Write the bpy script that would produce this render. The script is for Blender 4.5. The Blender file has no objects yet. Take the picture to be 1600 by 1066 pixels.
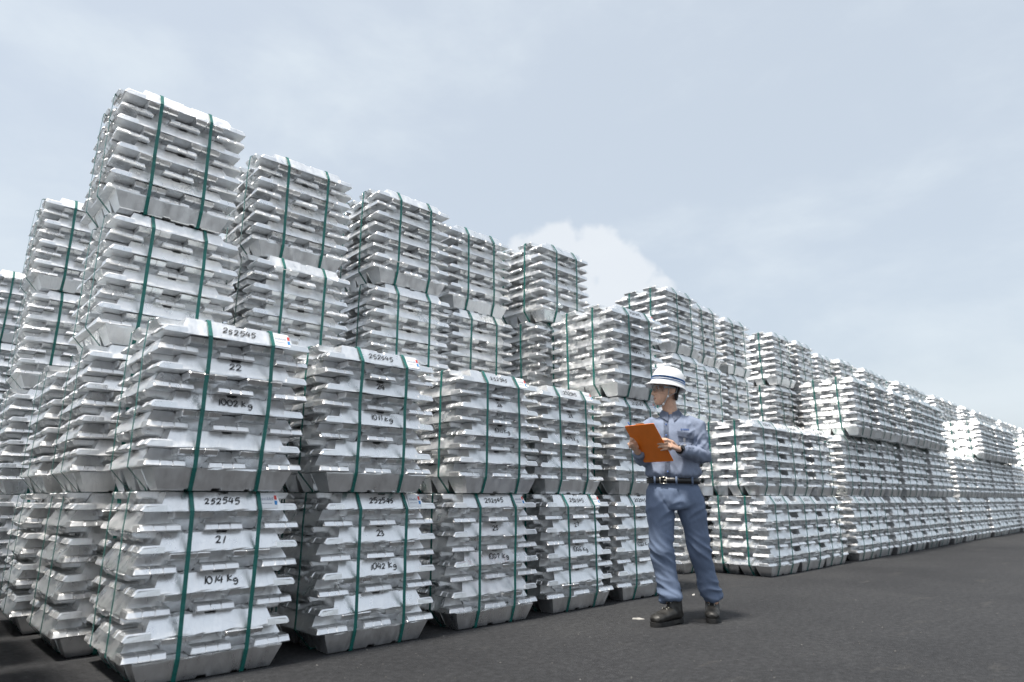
import bpy, bmesh, math, random
from mathutils import Vector, Matrix, noise as mnoise

R = math.radians
SC = bpy.context.scene
COL = SC.collection
S = 0.941            # survey units -> metres

# ------------------------------------------------------------------ camera
cam = bpy.data.cameras.new('camera')
cam.sensor_width = 36.0
cam.lens = 36.0 * 1006.0 / 1600.0
cam.clip_start = 0.05
cam.clip_end = 3000
cam.dof.use_dof = True
cam.dof.focus_distance = 4.55
cam.dof.aperture_fstop = 1.7
camo = bpy.data.objects.new('camera', cam)
COL.objects.link(camo)
camo.location = (0, 0, 0.85 * S)
camo.rotation_euler = (R(90 + 13.80), 0, R(46.32 - 90))
SC.camera = camo

# ------------------------------------------------------------------ light
SUN_DIR = Vector((-0.32, -0.02, 0.94)).normalized()      # towards the sun
elev = math.asin(SUN_DIR.z)
world = bpy.data.worlds.new('World')
SC.world = world
world.use_nodes = True
nt = world.node_tree
for n in list(nt.nodes):
    nt.nodes.remove(n)


def N(tree, kind, **kw):
    n = tree.nodes.new(kind)
    for k, v in kw.items():
        if k == 'inp':
            for a, b in v.items():
                n.inputs[a].default_value = b
        else:
            setattr(n, k, v)
    return n


def ramp(tree, stops, interp='LINEAR'):
    n = tree.nodes.new('ShaderNodeValToRGB')
    n.color_ramp.interpolation = interp
    el = n.color_ramp.elements
    while len(el) < len(stops):
        el.new(0.5)
    for e, (p, c) in zip(el, stops):
        e.position = p
        e.color = c if len(c) == 4 else (*c, 1)
    return n


def build_sky():
    L = nt.links.new
    sky = N(nt, 'ShaderNodeTexSky', sky_type='NISHITA', sun_disc=False)
    sky.sun_elevation = elev
    sky.sun_rotation = math.atan2(SUN_DIR.x, SUN_DIR.y)
    sky.altitude = 0
    sky.air_density = 1.0
    sky.dust_density = 5.0
    sky.ozone_density = 1.5
    co = N(nt, 'ShaderNodeTexCoord')
    # thin high veil: same everywhere, streaked
    mp = N(nt, 'ShaderNodeMapping')
    mp.inputs['Scale'].default_value = (1.3, 1.3, 2.6)
    mp.inputs['Rotation'].default_value = (0.2, 0.35, 0.5)
    L(co.outputs['Generated'], mp.inputs['Vector'])
    n1 = N(nt, 'ShaderNodeTexNoise', inp={'Scale': 1.9, 'Detail': 10.0, 'Roughness': 0.58, 'Distortion': 0.15})
    L(mp.outputs['Vector'], n1.inputs['Vector'])
    veil = ramp(nt, [(0.42, (0, 0, 0)), (0.72, (1, 1, 1))], 'EASE')
    L(n1.outputs['Fac'], veil.inputs['Fac'])
    veilm = N(nt, 'ShaderNodeMath', operation='MULTIPLY_ADD', inp={1: 0.24, 2: 0.62})
    L(veil.outputs['Color'], veilm.inputs[0])
    mixv = N(nt, 'ShaderNodeMix', data_type='RGBA')
    L(veilm.outputs[0], mixv.inputs['Factor'])
    L(sky.outputs['Color'], mixv.inputs['A'])
    mixv.inputs['B'].default_value = VEIL
    # one cumulus low over the yard: a few billows of sky directions with a broken edge
    n2 = N(nt, 'ShaderNodeTexNoise', inp={'Scale': 30.0, 'Detail': 6.0, 'Roughness': 0.5})
    L(co.outputs['Generated'], n2.inputs['Vector'])
    n2c = N(nt, 'ShaderNodeMath', operation='MULTIPLY_ADD', inp={1: 0.050, 2: -0.025})
    L(n2.outputs['Fac'], n2c.inputs[0])
    prev = None
    for d, r in BILLOWS:
        ds = N(nt, 'ShaderNodeVectorMath', operation='DISTANCE')
        ds.inputs[1].default_value = d
        L(co.outputs['Generated'], ds.inputs[0])
        m = N(nt, 'ShaderNodeMath', operation='SUBTRACT', inp={1: r})
        L(ds.outputs['Value'], m.inputs[0])
        if prev is None:
            prev = m
        else:
            mn = N(nt, 'ShaderNodeMath', operation='SMOOTH_MIN', inp={2: 0.012})
            L(prev.outputs[0], mn.inputs[0])
            L(m.outputs[0], mn.inputs[1])
            prev = mn
    add = N(nt, 'ShaderNodeMath', operation='ADD')
    L(prev.outputs[0], add.inputs[0])
    L(n2c.outputs[0], add.inputs[1])
    cm = N(nt, 'ShaderNodeMapRange', interpolation_type='SMOOTHSTEP',
           inp={'From Min': 0.006, 'From Max': -0.012, 'To Min': 0.0, 'To Max': 0.50})
    L(add.outputs[0], cm.inputs['Value'])
    mixc = N(nt, 'ShaderNodeMix', data_type='RGBA')
    L(cm.outputs['Result'], mixc.inputs['Factor'])
    L(mixv.outputs['Result'], mixc.inputs['A'])
    mixc.inputs['B'].default_value = CUMULUS
    bg = N(nt, 'ShaderNodeBackground', inp={'Strength': 0.10})
    L(mixc.outputs['Result'], bg.inputs['Color'])
    out = N(nt, 'ShaderNodeOutputWorld')
    L(bg.outputs['Background'], out.inputs['Surface'])


BILLOWS = [((0.6907, 0.6265, 0.3610), 0.0536), ((0.7269, 0.5842, 0.3609), 0.0462), ((0.7664, 0.5516, 0.3292), 0.0481), ((0.6551, 0.6647, 0.3591), 0.0305), ((0.7954, 0.5271, 0.2993), 0.0333), ((0.7142, 0.6334, 0.2977), 0.0647), ((0.7683, 0.5774, 0.2762), 0.0647)]
VEIL = (4.70, 5.16, 5.50, 1)
CUMULUS = (5.75, 5.85, 5.95, 1)
build_sky()

sun = bpy.data.lights.new('sun', 'SUN')
sun.energy = 3.2
sun.angle = R(7)
sun.color = (1.0, 0.95, 0.87)
suno = bpy.data.objects.new('sun', sun)
COL.objects.link(suno)
suno.rotation_euler = SUN_DIR.to_track_quat('Z', 'Y').to_euler()

SC.view_settings.view_transform = 'Standard'
SC.view_settings.look = 'None'
SC.view_settings.exposure = 0.80
SC.view_settings.gamma = 1.0
SC.render.engine = 'CYCLES'
SC.cycles.max_bounces = 7


# ------------------------------------------------------------------ helpers
def new_mat(name):
    m = bpy.data.materials.new(name)
    m.use_nodes = True
    t = m.node_tree
    b = t.nodes['Principled BSDF']
    return m, t, b


def link_obj(name, mesh, parent=None, mat=None):
    o = bpy.data.objects.new(name, mesh)
    COL.objects.link(o)
    if parent is not None:
        o.parent = parent
    if mat is not None and not mesh.materials:
        mesh.materials.append(mat)
    return o


def empty(name, loc=(0, 0, 0), rz=0.0):
    o = bpy.data.objects.new(name, None)
    o.empty_display_size = 0.1
    COL.objects.link(o)
    o.location = loc
    o.rotation_euler = (0, 0, rz)
    return o


def tag(o, label, cat=None, group=None, kind=None):
    if label:
        o['label'] = label
    if cat:
        o['category'] = cat
    if group:
        o['group'] = group
    if kind:
        o['kind'] = kind
    return o


def pydata(name, v, f, mat=None, smooth=False):
    me = bpy.data.meshes.new(name)
    me.from_pydata(v, [], f)
    me.update()
    if mat is not None:
        me.materials.append(mat)
    if smooth:
        for p in me.polygons:
            p.use_smooth = True
    return me


def bm_mesh(name, bm, mat=None, smooth=False):
    me = bpy.data.meshes.new(name)
    bmesh.ops.recalc_face_normals(bm, faces=bm.faces)
    bm.to_mesh(me)
    bm.free()
    if mat is not None:
        me.materials.append(mat)
    if smooth:
        for p in me.polygons:
            p.use_smooth = True
    return me


# ------------------------------------------------------------------ materials
def mat_aluminium():
    m, t, b = new_mat('cast_aluminium')
    L = t.links.new
    co = N(t, 'ShaderNodeTexCoord')
    oi = N(t, 'ShaderNodeObjectInfo')
    off = N(t, 'ShaderNodeVectorMath', operation='ADD')
    rnd = N(t, 'ShaderNodeMath', operation='MULTIPLY', inp={1: 37.0})
    L(oi.outputs['Random'], rnd.inputs[0])
    L(co.outputs['Object'], off.inputs[0])
    L(rnd.outputs[0], off.inputs[1])
    # mould streaks running up the flanks
    mp = N(t, 'ShaderNodeMapping')
    mp.inputs['Scale'].default_value = (55, 55, 6)
    L(off.outputs['Vector'], mp.inputs['Vector'])
    streak = N(t, 'ShaderNodeTexNoise', inp={'Scale': 1.0, 'Detail': 4.0, 'Roughness': 0.6})
    L(mp.outputs['Vector'], streak.inputs['Vector'])
    mb = N(t, 'ShaderNodeMapping')
    mb.inputs['Scale'].default_value = (24, 24, 2.2)
    L(off.outputs['Vector'], mb.inputs['Vector'])
    band = N(t, 'ShaderNodeTexNoise', inp={'Scale': 1.0, 'Detail': 3.0, 'Roughness': 0.55})
    L(mb.outputs['Vector'], band.inputs['Vector'])
    blotch = N(t, 'ShaderNodeTexNoise', inp={'Scale': 11.0, 'Detail': 5.0, 'Roughness': 0.65})
    L(off.outputs['Vector'], blotch.inputs['Vector'])
    fine = N(t, 'ShaderNodeTexNoise', inp={'Scale': 140.0, 'Detail': 3.0, 'Roughness': 0.6})
    L(off.outputs['Vector'], fine.inputs['Vector'])
    cr = ramp(t, [(0.30, (0.72, 0.725, 0.735)), (0.46, (0.89, 0.895, 0.90)), (0.62, (0.955, 0.958, 0.96))])
    mixf = N(t, 'ShaderNodeMath', operation='MULTIPLY_ADD', inp={1: 0.30})
    L(streak.outputs['Fac'], mixf.inputs[0])
    m1 = N(t, 'ShaderNodeMath', operation='MULTIPLY', inp={1: 0.32})
    L(blotch.outputs['Fac'], m1.inputs[0])
    m2 = N(t, 'ShaderNodeMath', operation='MULTIPLY_ADD', inp={1: 0.38})
    L(band.outputs['Fac'], m2.inputs[0])
    L(m1.outputs[0], m2.inputs[2])
    L(m2.outputs[0], mixf.inputs[2])
    L(mixf.outputs[0], cr.inputs['Fac'])
    # scuffs: thin dull scratches in two directions
    last = cr.outputs['Color']
    for rot, sc in ((0.5, 16.0), (2.2, 23.0)):
        ms = N(t, 'ShaderNodeMapping')
        ms.inputs['Rotation'].default_value = (rot, rot * .7, rot * 1.3)
        ms.inputs['Scale'].default_value = (1.0, 1.0, 0.06)
        L(off.outputs['Vector'], ms.inputs['Vector'])
        vs = N(t, 'ShaderNodeTexVoronoi', feature='DISTANCE_TO_EDGE', inp={'Scale': sc})
        L(ms.outputs['Vector'], vs.inputs['Vector'])
        mr = N(t, 'ShaderNodeMapRange', inp={'From Min': 0.012, 'From Max': 0.0, 'To Min': 0.0, 'To Max': 0.28})
        L(vs.outputs['Distance'], mr.inputs['Value'])
        gate = N(t, 'ShaderNodeMath', operation='MULTIPLY')
        L(mr.outputs['Result'], gate.inputs[0])
        L(blotch.outputs['Fac'], gate.inputs[1])
        mx = N(t, 'ShaderNodeMix', data_type='RGBA')
        L(gate.outputs[0], mx.inputs['Factor'])
        L(last, mx.inputs['A'])
        mx.inputs['B'].default_value = (0.42, 0.43, 0.45, 1)
        last = mx.outputs['Result']
    L(last, b.inputs['Base Color'])
    b.inputs['Metallic'].default_value = 0.95
    rsum = N(t, 'ShaderNodeMath', operation='MULTIPLY_ADD', inp={1: 0.5})
    L(band.outputs['Fac'], rsum.inputs[0])
    rhalf = N(t, 'ShaderNodeMath', operation='MULTIPLY', inp={1: 0.5})
    L(blotch.outputs['Fac'], rhalf.inputs[0])
    L(rhalf.outputs[0], rsum.inputs[2])
    rr = N(t, 'ShaderNodeMapRange', inp={'From Min': 0.3, 'From Max': 0.7, 'To Min': 0.16, 'To Max': 0.46})
    L(rsum.outputs[0], rr.inputs['Value'])
    ro = N(t, 'ShaderNodeMath', operation='MULTIPLY_ADD', inp={1: 0.12})
    L(oi.outputs['Random'], ro.inputs[0])
    L(rr.outputs['Result'], ro.inputs[2])
    L(ro.outputs[0], b.inputs['Roughness'])
    ha = N(t, 'ShaderNodeMath', operation='MULTIPLY_ADD', inp={1: 0.6})
    L(streak.outputs['Fac'], ha.inputs[0])
    L(blotch.outputs['Fac'], ha.inputs[2])
    hb = N(t, 'ShaderNodeMath', operation='MULTIPLY_ADD', inp={1: 0.25})
    L(fine.outputs['Fac'], hb.inputs[0])
    hc = N(t, 'ShaderNodeMath', operation='MULTIPLY_ADD', inp={1: 1.1})
    L(band.outputs['Fac'], hc.inputs[0])
    L(ha.outputs[0], hc.inputs[2])
    L(hc.outputs[0], hb.inputs[2])
    bp = N(t, 'ShaderNodeBump', inp={'Strength': 0.26, 'Distance': 0.006})
    L(hb.outputs[0], bp.inputs['Height'])
    L(bp.outputs['Normal'], b.inputs['Normal'])
    return m


def simple(name, col, rough=0.6, metallic=0.0, spec=0.5, nscale=0, namp=0.0, bump=0.0):
    m, t, b = new_mat(name)
    b.inputs['Roughness'].default_value = rough
    b.inputs['Metallic'].default_value = metallic
    b.inputs['Specular IOR Level'].default_value = spec
    if nscale:
        L = t.links.new
        co = N(t, 'ShaderNodeTexCoord')
        nz = N(t, 'ShaderNodeTexNoise', inp={'Scale': nscale, 'Detail': 5.0, 'Roughness': 0.6})
        L(co.outputs['Object'], nz.inputs['Vector'])
        lo = tuple(c * (1 - namp) for c in col)
        hi = tuple(min(1, c * (1 + namp)) for c in col)
        cr = ramp(t, [(0.3, lo), (0.7, hi)])
        L(nz.outputs['Fac'], cr.inputs['Fac'])
        L(cr.outputs['Color'], b.inputs['Base Color'])
        if bump:
            bp = N(t, 'ShaderNodeBump', inp={'Strength': bump, 'Distance': 0.002})
            L(nz.outputs['Fac'], bp.inputs['Height'])
            L(bp.outputs['Normal'], b.inputs['Normal'])
    else:
        b.inputs['Base Color'].default_value = (*col, 1)
    return m


def mat_asphalt():
    m, t, b = new_mat('asphalt')
    L = t.links.new
    co = N(t, 'ShaderNodeTexCoord')
    big = N(t, 'ShaderNodeTexNoise', inp={'Scale': 0.55, 'Detail': 6.0, 'Roughness': 0.62})
    L(co.outputs['Object'], big.inputs['Vector'])
    grit = N(t, 'ShaderNodeTexNoise', inp={'Scale': 160.0, 'Detail': 3.0, 'Roughness': 0.7})
    L(co.outputs['Object'], grit.inputs['Vector'])
    vor = N(t, 'ShaderNodeTexVoronoi', inp={'Scale': 95.0, 'Randomness': 1.0})
    L(co.outputs['Object'], vor.inputs['Vector'])
    base = ramp(t, [(0.30, (0.025, 0.026, 0.029)), (0.55, (0.037, 0.038, 0.041)), (0.8, (0.052, 0.053, 0.055))])
    L(big.outputs['Fac'], base.inputs['Fac'])
    gr = ramp(t, [(0.35, (0.55, 0.55, 0.55)), (0.62, (1.25, 1.25, 1.25)), (0.74, (2.1, 2.1, 2.05))])
    L(grit.outputs['Fac'], gr.inputs['Fac'])
    mid = N(t, 'ShaderNodeTexNoise', inp={'Scale': 26.0, 'Detail': 5.0, 'Roughness': 0.75})
    L(co.outputs['Object'], mid.inputs['Vector'])
    mr_ = ramp(t, [(0.32, (0.62, 0.62, 0.62)), (0.5, (0.98, 0.98, 0.98)), (0.68, (1.5, 1.5, 1.48))])
    L(mid.outputs['Fac'], mr_.inputs['Fac'])
    mul0 = N(t, 'ShaderNodeMix', data_type='RGBA', blend_type='MULTIPLY')
    mul0.inputs['Factor'].default_value = 1.0
    L(base.outputs['Color'], mul0.inputs['A'])
    L(mr_.outputs['Color'], mul0.inputs['B'])
    mul = N(t, 'ShaderNodeMix', data_type='RGBA', blend_type='MULTIPLY')
    mul.inputs['Factor'].default_value = 0.85
    L(mul0.outputs['Result'], mul.inputs['A'])
    L(gr.outputs['Color'], mul.inputs['B'])
    # pale chippings
    sp = N(t, 'ShaderNodeTexVoronoi', inp={'Scale': 9.0, 'Randomness': 1.0})
    L(co.outputs['Object'], sp.inputs['Vector'])
    spm = N(t, 'ShaderNodeMapRange', inp={'From Min': 0.045, 'From Max': 0.03, 'To Min': 0.0, 'To Max': 0.12})
    L(sp.outputs['Distance'], spm.inputs['Value'])
    m2 = N(t, 'ShaderNodeMix', data_type='RGBA')
    L(spm.outputs['Result'], m2.inputs['Factor'])
    L(mul.outputs['Result'], m2.inputs['A'])
    m2.inputs['B'].default_value = (0.22, 0.21, 0.19, 1)
    # dust drifts, stretched along the stack line
    mp = N(t, 'ShaderNodeMapping')
    mp.inputs['Scale'].default_value = (0.55, 2.4, 1.0)
    L(co.outputs['Object'], mp.inputs['Vector'])
    dn = N(t, 'ShaderNodeTexNoise', inp={'Scale': 1.6, 'Detail': 8.0, 'Roughness': 0.68})
    L(mp.outputs['Vector'], dn.inputs['Vector'])
    dm = ramp(t, [(0.60, (0, 0, 0)), (0.80, (0.45, 0.45, 0.45))])
    L(dn.outputs['Fac'], dm.inputs['Fac'])
    dg = N(t, 'ShaderNodeMath', operation='MULTIPLY')
    L(dm.outputs['Color'], dg.inputs[0])
    L(grit.outputs['Fac'], dg.inputs[1])
    m3 = N(t, 'ShaderNodeMix', data_type='RGBA')
    L(dg.outputs[0], m3.inputs['Factor'])
    L(m2.outputs['Result'], m3.inputs['A'])
    m3.inputs['B'].default_value = (0.20, 0.188, 0.165, 1)
    L(m3.outputs['Result'], b.inputs['Base Color'])
    b.inputs['Roughness'].default_value = 0.88
    b.inputs['Specular IOR Level'].default_value = 0.3
    hh = N(t, 'ShaderNodeMath', operation='MULTIPLY_ADD', inp={1: 0.8})
    L(vor.outputs['Distance'], hh.inputs[0])
    L(grit.outputs['Fac'], hh.inputs[2])
    bp = N(t, 'ShaderNodeBump', inp={'Strength': 0.55, 'Distance': 0.006})
    L(hh.outputs[0], bp.inputs['Height'])
    L(bp.outputs['Normal'], b.inputs['Normal'])
    return m


ALU = mat_aluminium()
STRAP = simple('green_strap', (0.012, 0.135, 0.118), 0.42, nscale=40, namp=0.25)
INK = simple('marker_ink', (0.012, 0.012, 0.014), 0.5)
PAPER = simple('label_paper', (0.82, 0.84, 0.87), 0.5)
RED = simple('label_red', (0.62, 0.06, 0.05), 0.5)
BLUE = simple('label_blue', (0.03, 0.24, 0.58), 0.5)
GREYPRINT = simple('label_grey_print', (0.30, 0.32, 0.40), 0.5)
ASPHALT = mat_asphalt()

# ------------------------------------------------------------------ ground
gv = [(-300, -300, 0), (500, -300, 0), (500, 500, 0), (-300, 500, 0)]
ground = link_obj('asphalt_ground', pydata('asphalt_ground', gv, [(0, 1, 2, 3)], ASPHALT))
tag(ground, 'dark grey asphalt yard with pale chippings and dust', kind='structure')

# ------------------------------------------------------------------ ingots
IL, IW, IN_, IH = 0.80 * S, 0.196 * S, 0.098 * S, 0.0948 * S     # length, wide face, narrow face, height
PITCH = 0.0966 * S
FOOT = 0.1125 * S        # height of the footing layer
LUG = 0.092 * S
LUGH = 0.036 * S
BUN_H = 8 * PITCH + FOOT


def lz(ly):
    return FOOT + (ly - 1) * PITCH


def box_pts(bm, pts):
    """8 points: bottom four then top four, counter-clockwise"""
    v = [bm.verts.new(p) for p in pts]
    for f in ((3, 2, 1, 0), (4, 5, 6, 7), (0, 1, 5, 4), (1, 2, 6, 5), (2, 3, 7, 6), (3, 0, 4, 7)):
        bm.faces.new([v[i] for i in f])


def bar_body(bm, a0, a1, w0, w1, h, rng, grooves, rag):
    """tapered bar along x, wide face down; grooves = (x, half width, depth)"""
    xs = {-a1, a1}
    n = 14
    for i in range(1, n):
        xs.add(-a1 + 2 * a1 * i / n)
    for gx, gw, gd in grooves:
        for e in (-gw - 0.006, -gw, gw, gw + 0.006):
            xs.add(gx + e)
    xs = sorted(xs)
    out = []
    for x in xs:
        if not out or x - out[-1] > 0.0045 or x == a1:
            out.append(x)
    xs = out
    rows = []
    last = len(xs) - 1
    lip = 0.007
    so = rng.uniform(0, 90)
    for i, x in enumerate(xs):
        d = 0.0
        for gx, gw, gd in grooves:
            if abs(x - gx) <= gw + 1e-4:
                d = gd
        z = h - d
        hw = w1 + (w0 - w1) * d / h
        xb = x * a0 / a1
        r = lambda s=1.0, c=[0]: (c.__setitem__(0, c[0] + 1), rag * s * 1.6 * mnoise.noise((xb * 24 + so, c[0] * 9.1, so)))[1]
        rows.append([
            bm.verts.new((xb, -w0 + r(), r(.5) if 0 < i < last else 0)),
            bm.verts.new((xb, -w0 * .985 + r(.4), lip + r())),
            bm.verts.new((x + (0.0022 if i == 0 else -0.0022 if i == last else 0), -hw - .0015, z - .005)),
            bm.verts.new((x + (0.005 if i == 0 else -0.005 if i == last else 0), -hw + .004, z)),
            bm.verts.new((x + (0.005 if i == 0 else -0.005 if i == last else 0), hw - .004, z)),
            bm.verts.new((x + (0.0022 if i == 0 else -0.0022 if i == last else 0), hw + .0015, z - .005)),
            bm.verts.new((xb, w0 * .985 + r(.4), lip + r())),
            bm.verts.new((xb, w0 + r(), r(.5) if 0 < i < last else 0)),
        ])
    for a, b in zip(rows, rows[1:]):
        for k in range(8):
            j = (k + 1) % 8
            bm.faces.new((a[k], a[j], b[j], b[k]))
    bm.faces.new(rows[0][::-1])
    bm.faces.new(rows[-1])


def ingot_mesh(seed):
    rng = random.Random(seed)
    bm = bmesh.new()
    a0 = IL / 2 - LUG
    bar_body(bm, a0, a0 - 0.028 * S, IW / 2, IN_ / 2, IH, rng,
             [(rng.uniform(-.004, .004), .021, .0095), (-0.168 * S, .013, .004), (0.168 * S, .013, .004)], 0.0028)
    W2 = IW / 2
    for s in (-1, 1):
        g1 = -W2 * 0.27 + rng.uniform(-.004, .004)
        g2 = W2 * 0.30 + rng.uniform(-.004, .004)
        xo0 = IL / 2 + rng.uniform(-.004, .002)
        skew = rng.uniform(-.035, .035)
        st = [(-W2, .007, .008), (-W2 + .007, .001, .001), (g1 - .0035, 0, 0), (g1, .004, .005), (g1 + .0035, .002, .001),
              (g2 - .0035, .002, .001), (g2, .004, .005), (g2 + .0035, 0, 0), (W2 - .007, .001, .001), (W2, .007, .008)]
        rings = []
        for y, back, drop in st:
            xi = a0 - .03
            xo = xo0 - back + skew * y + rng.uniform(-.0008, .0008)
            h = LUGH - drop
            prof = [(xi, .0), (xo - .006, .0), (xo, .006), (xo - .012, h - .007), (xo - .021, h), (xi, h + .001)]
            rings.append([bm.verts.new((s * x, y * (.965 if z > .01 and abs(y) > W2 - .001 else 1), z)) for x, z in prof])
        for A, B in zip(rings, rings[1:]):
            for q in range(6):
                bm.faces.new((A[q], A[(q + 1) % 6], B[(q + 1) % 6], B[q]))
        bm.faces.new(rings[0]); bm.faces.new(rings[-1])
    bmesh.ops.translate(bm, verts=bm.verts, vec=(0, 0, -IH / 2))
    return bm_mesh('ingot', bm, ALU)


def footing_mesh(seed):
    rng = random.Random(seed)
    bm = bmesh.new()
    bar_body(bm, 0.352 * S, 0.312 * S, IW / 2, IN_ / 2 + .014, FOOT - .0015, rng,
             [(-.03, .020, .011), (-0.168 * S, .016, .007), (0.168 * S, .016, .007), (.12, .012, .008)], 0.0030)
    bmesh.ops.translate(bm, verts=bm.verts, vec=(0, 0, -FOOT / 2))
    return bm_mesh('footing_ingot', bm, ALU)


INGOTS = [ingot_mesh(100 + i) for i in range(10)]
FOOTINGS = [footing_mesh(200 + i) for i in range(4)]


def layout(rng):
    """(mesh, matrix, is_footing, layer, k) for the 44 ingots of a bundle, origin at base centre"""
    out = []
    flip = Matrix.Rotation(math.pi, 4, 'X')
    for k in range(4):
        y = (-0.300 + 0.200 * k) * S
        m = Matrix.Translation((rng.uniform(-.006, .006), y, FOOT / 2)) @ Matrix.Rotation(rng.uniform(-.006, .006), 4, 'Z') @ flip
        out.append((rng.choice(FOOTINGS), m, True, 0, k))
    for ly in range(1, 9):
        along = (ly % 2 == 0)
        base = Matrix.Identity(4) if along else Matrix.Rotation(math.pi / 2, 4, 'Z')
        sh = rng.uniform(-.010, .010)
        tx, ty = rng.uniform(-.004, .004), rng.uniform(-.004, .004)
        for k in range(5):
            c = (-0.302 + 0.151 * k) * S + rng.uniform(-.0015, .0015)
            up = (k % 2 == 0)
            m = (Matrix.Translation((0, 0, lz(ly) + IH / 2 + rng.uniform(0, .0012))) @ base
                 @ Matrix.Translation((sh + rng.uniform(-.010, .010), c, 0))
                 @ Matrix.Rotation(rng.uniform(-.007, .007), 4, 'Z')
                 @ Matrix.Rotation(tx + rng.uniform(-.004, .004), 4, 'Y') @ Matrix.Rotation(rng.uniform(-.006, .006), 4, 'X'))
            if rng.random() < .5:
                m = m @ Matrix.Rotation(math.pi, 4, 'Z')
            if not up:
                m = m @ flip
            out.append((rng.choice(INGOTS), m, False, ly, k))
    return out


def ribbon(path, width, thick, jit, rng):
    """closed strap: path of (a, z) in its own plane, swept to a thin band; returns verts, faces in (x, a, z)"""
    n = len(path)
    verts, faces = [], []
    sl, so = rng.uniform(-1, 1) * jit * 2.2, rng.uniform(0, 99)
    offs = [sl * (p[1] / BUN_H - .5) + jit * .8 * mnoise.noise((p[1] * 5, p[0] * 2, so)) for p in path]
    cx = sum(p[0] for p in path) / n
    cz = sum(p[1] for p in path) / n
    for i, (a, z) in enumerate(path):
        p0, p1 = path[i - 1], path[(i + 1) % n]
        t = Vector((p1[0] - p0[0], p1[1] - p0[1])).normalized()
        nrm = Vector((t.y, -t.x))
        if nrm.dot(Vector((a - cx, z - cz))) < 0:
            nrm = -nrm
        o = offs[i]
        for w in (-width / 2, width / 2):
            for h in (0, thick):
                verts.append((o + w, a + nrm.x * h, z + nrm.y * h))
    for i in range(n):
        j = (i + 1) % n
        A = [4 * i + q for q in range(4)]     # -w0 -w1 +w0 +w1
        B = [4 * j + q for q in range(4)]
        for a, b in ((0, 1), (1, 3), (3, 2), (2, 0)):
            faces.append((A[a], A[b], B[b], B[a]))
    return verts, faces


def strap_path(front_layers, foot_top, foot_bot, top_half):
    """outline in (a, z): a = horizontal across the bundle"""
    e = 0.4 * S + 0.0105
    right = [(foot_bot, 0.0012), (foot_bot + .004, 0.012)]
    if foot_top:
        right.append((foot_top, FOOT - .004))
    for ly in front_layers:
        right.append((e, lz(ly) + .004))
        if ly != front_layers[-1]:
            right.append((e - .002, lz(ly + 1) + .02))
    right.append((top_half + .004, BUN_H - .004))
    right.append((top_half - .004, BUN_H + .0035))
    left = [(-a, z) for a, z in reversed(right)]
    return right + left


def straps(parent, rng, jit=.006):
    for x in (-0.167 * S, 0.167 * S):
        v, f = ribbon(strap_path((2, 4, 6, 8), 0.3 * S + IW / 2 + .006, 0.3 * S + IN_ / 2 + .016, 0.352 * S), 0.0195, .0012, jit, rng)
        dx = x + rng.uniform(-.006, .006)
        v = [(dx + p[0], p[1], p[2]) for p in v]
        link_obj('strap', pydata('strap', v, f, STRAP), parent)
    for y in (-0.167 * S, 0.167 * S):
        v, f = ribbon(strap_path((1, 3, 5, 7), None, 0.314 * S, 0.40 * S), 0.0195, .0012, jit, rng)
        dy = y + rng.uniform(-.006, .006)
        v = [(p[1], dy + p[0], p[2]) for p in v]
        link_obj('strap', pydata('strap', v, f, STRAP), parent)


# ---- handwriting: single-stroke digits in a unit cell (0..0.62 wide, 0..1 high)
GLYPH = {
    '0': [[(.32, 1), (.1, .8), (.05, .45), (.15, .1), (.35, 0), (.55, .2), (.6, .6), (.5, .9), (.32, 1)]],
    '1': [[(.3, 1), (.26, .5), (.22, 0)]],
    '2': [[(.05, .75), (.2, .97), (.45, .95), (.52, .7), (.35, .4), (.05, .06), (.3, .1), (.6, .04)]],
    '3': [[(.08, .9), (.35, 1), (.5, .8), (.25, .55), (.52, .4), (.48, .1), (.2, 0), (.03, .12)]],
    '4': [[(.3, 1), (.02, .4), (.6, .42)], [(.46, .85), (.44, 0)]],
    '5': [[(.6, .97), (.18, .95), (.12, .58), (.4, .62), (.55, .35), (.4, .03), (.08, .05)]],
    '6': [[(.5, 1), (.15, .6), (.08, .2), (.3, 0), (.52, .2), (.4, .45), (.12, .3)]],
    '7': [[(.05, .95), (.58, .97), (.3, .4), (.22, 0)]],
    '8': [[(.5, .85), (.3, 1), (.12, .8), (.5, .3), (.35, 0), (.08, .2), (.5, .85)]],
    '9': [[(.5, .8), (.28, 1), (.08, .75), (.25, .52), (.5, .75), (.48, .4), (.42, 0)]],
    'k': [[(.1, 1), (.08, 0)], [(.5, .75), (.12, .4), (.55, .1)]],
    'g': [[(.5, .5), (.2, .55), (.08, .3), (.3, .12), (.5, .35), (.5, -.1), (.3, -.35), (.08, -.2)]],
}


def face_pt(x, t, lift=0.0012):
    """point on the front flank of a long ingot (bundle frame, relative to the ingot's base centre): t 0 bottom .. 1 top"""
    y = -(IW / 2 + (IN_ / 2 - IW / 2) * t)
    z = IH * t
    n = Vector((0, -IH, (IN_ - IW) / 2 * -1)).normalized()
    return (x, y + n.y * lift, z + n.z * lift)


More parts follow.
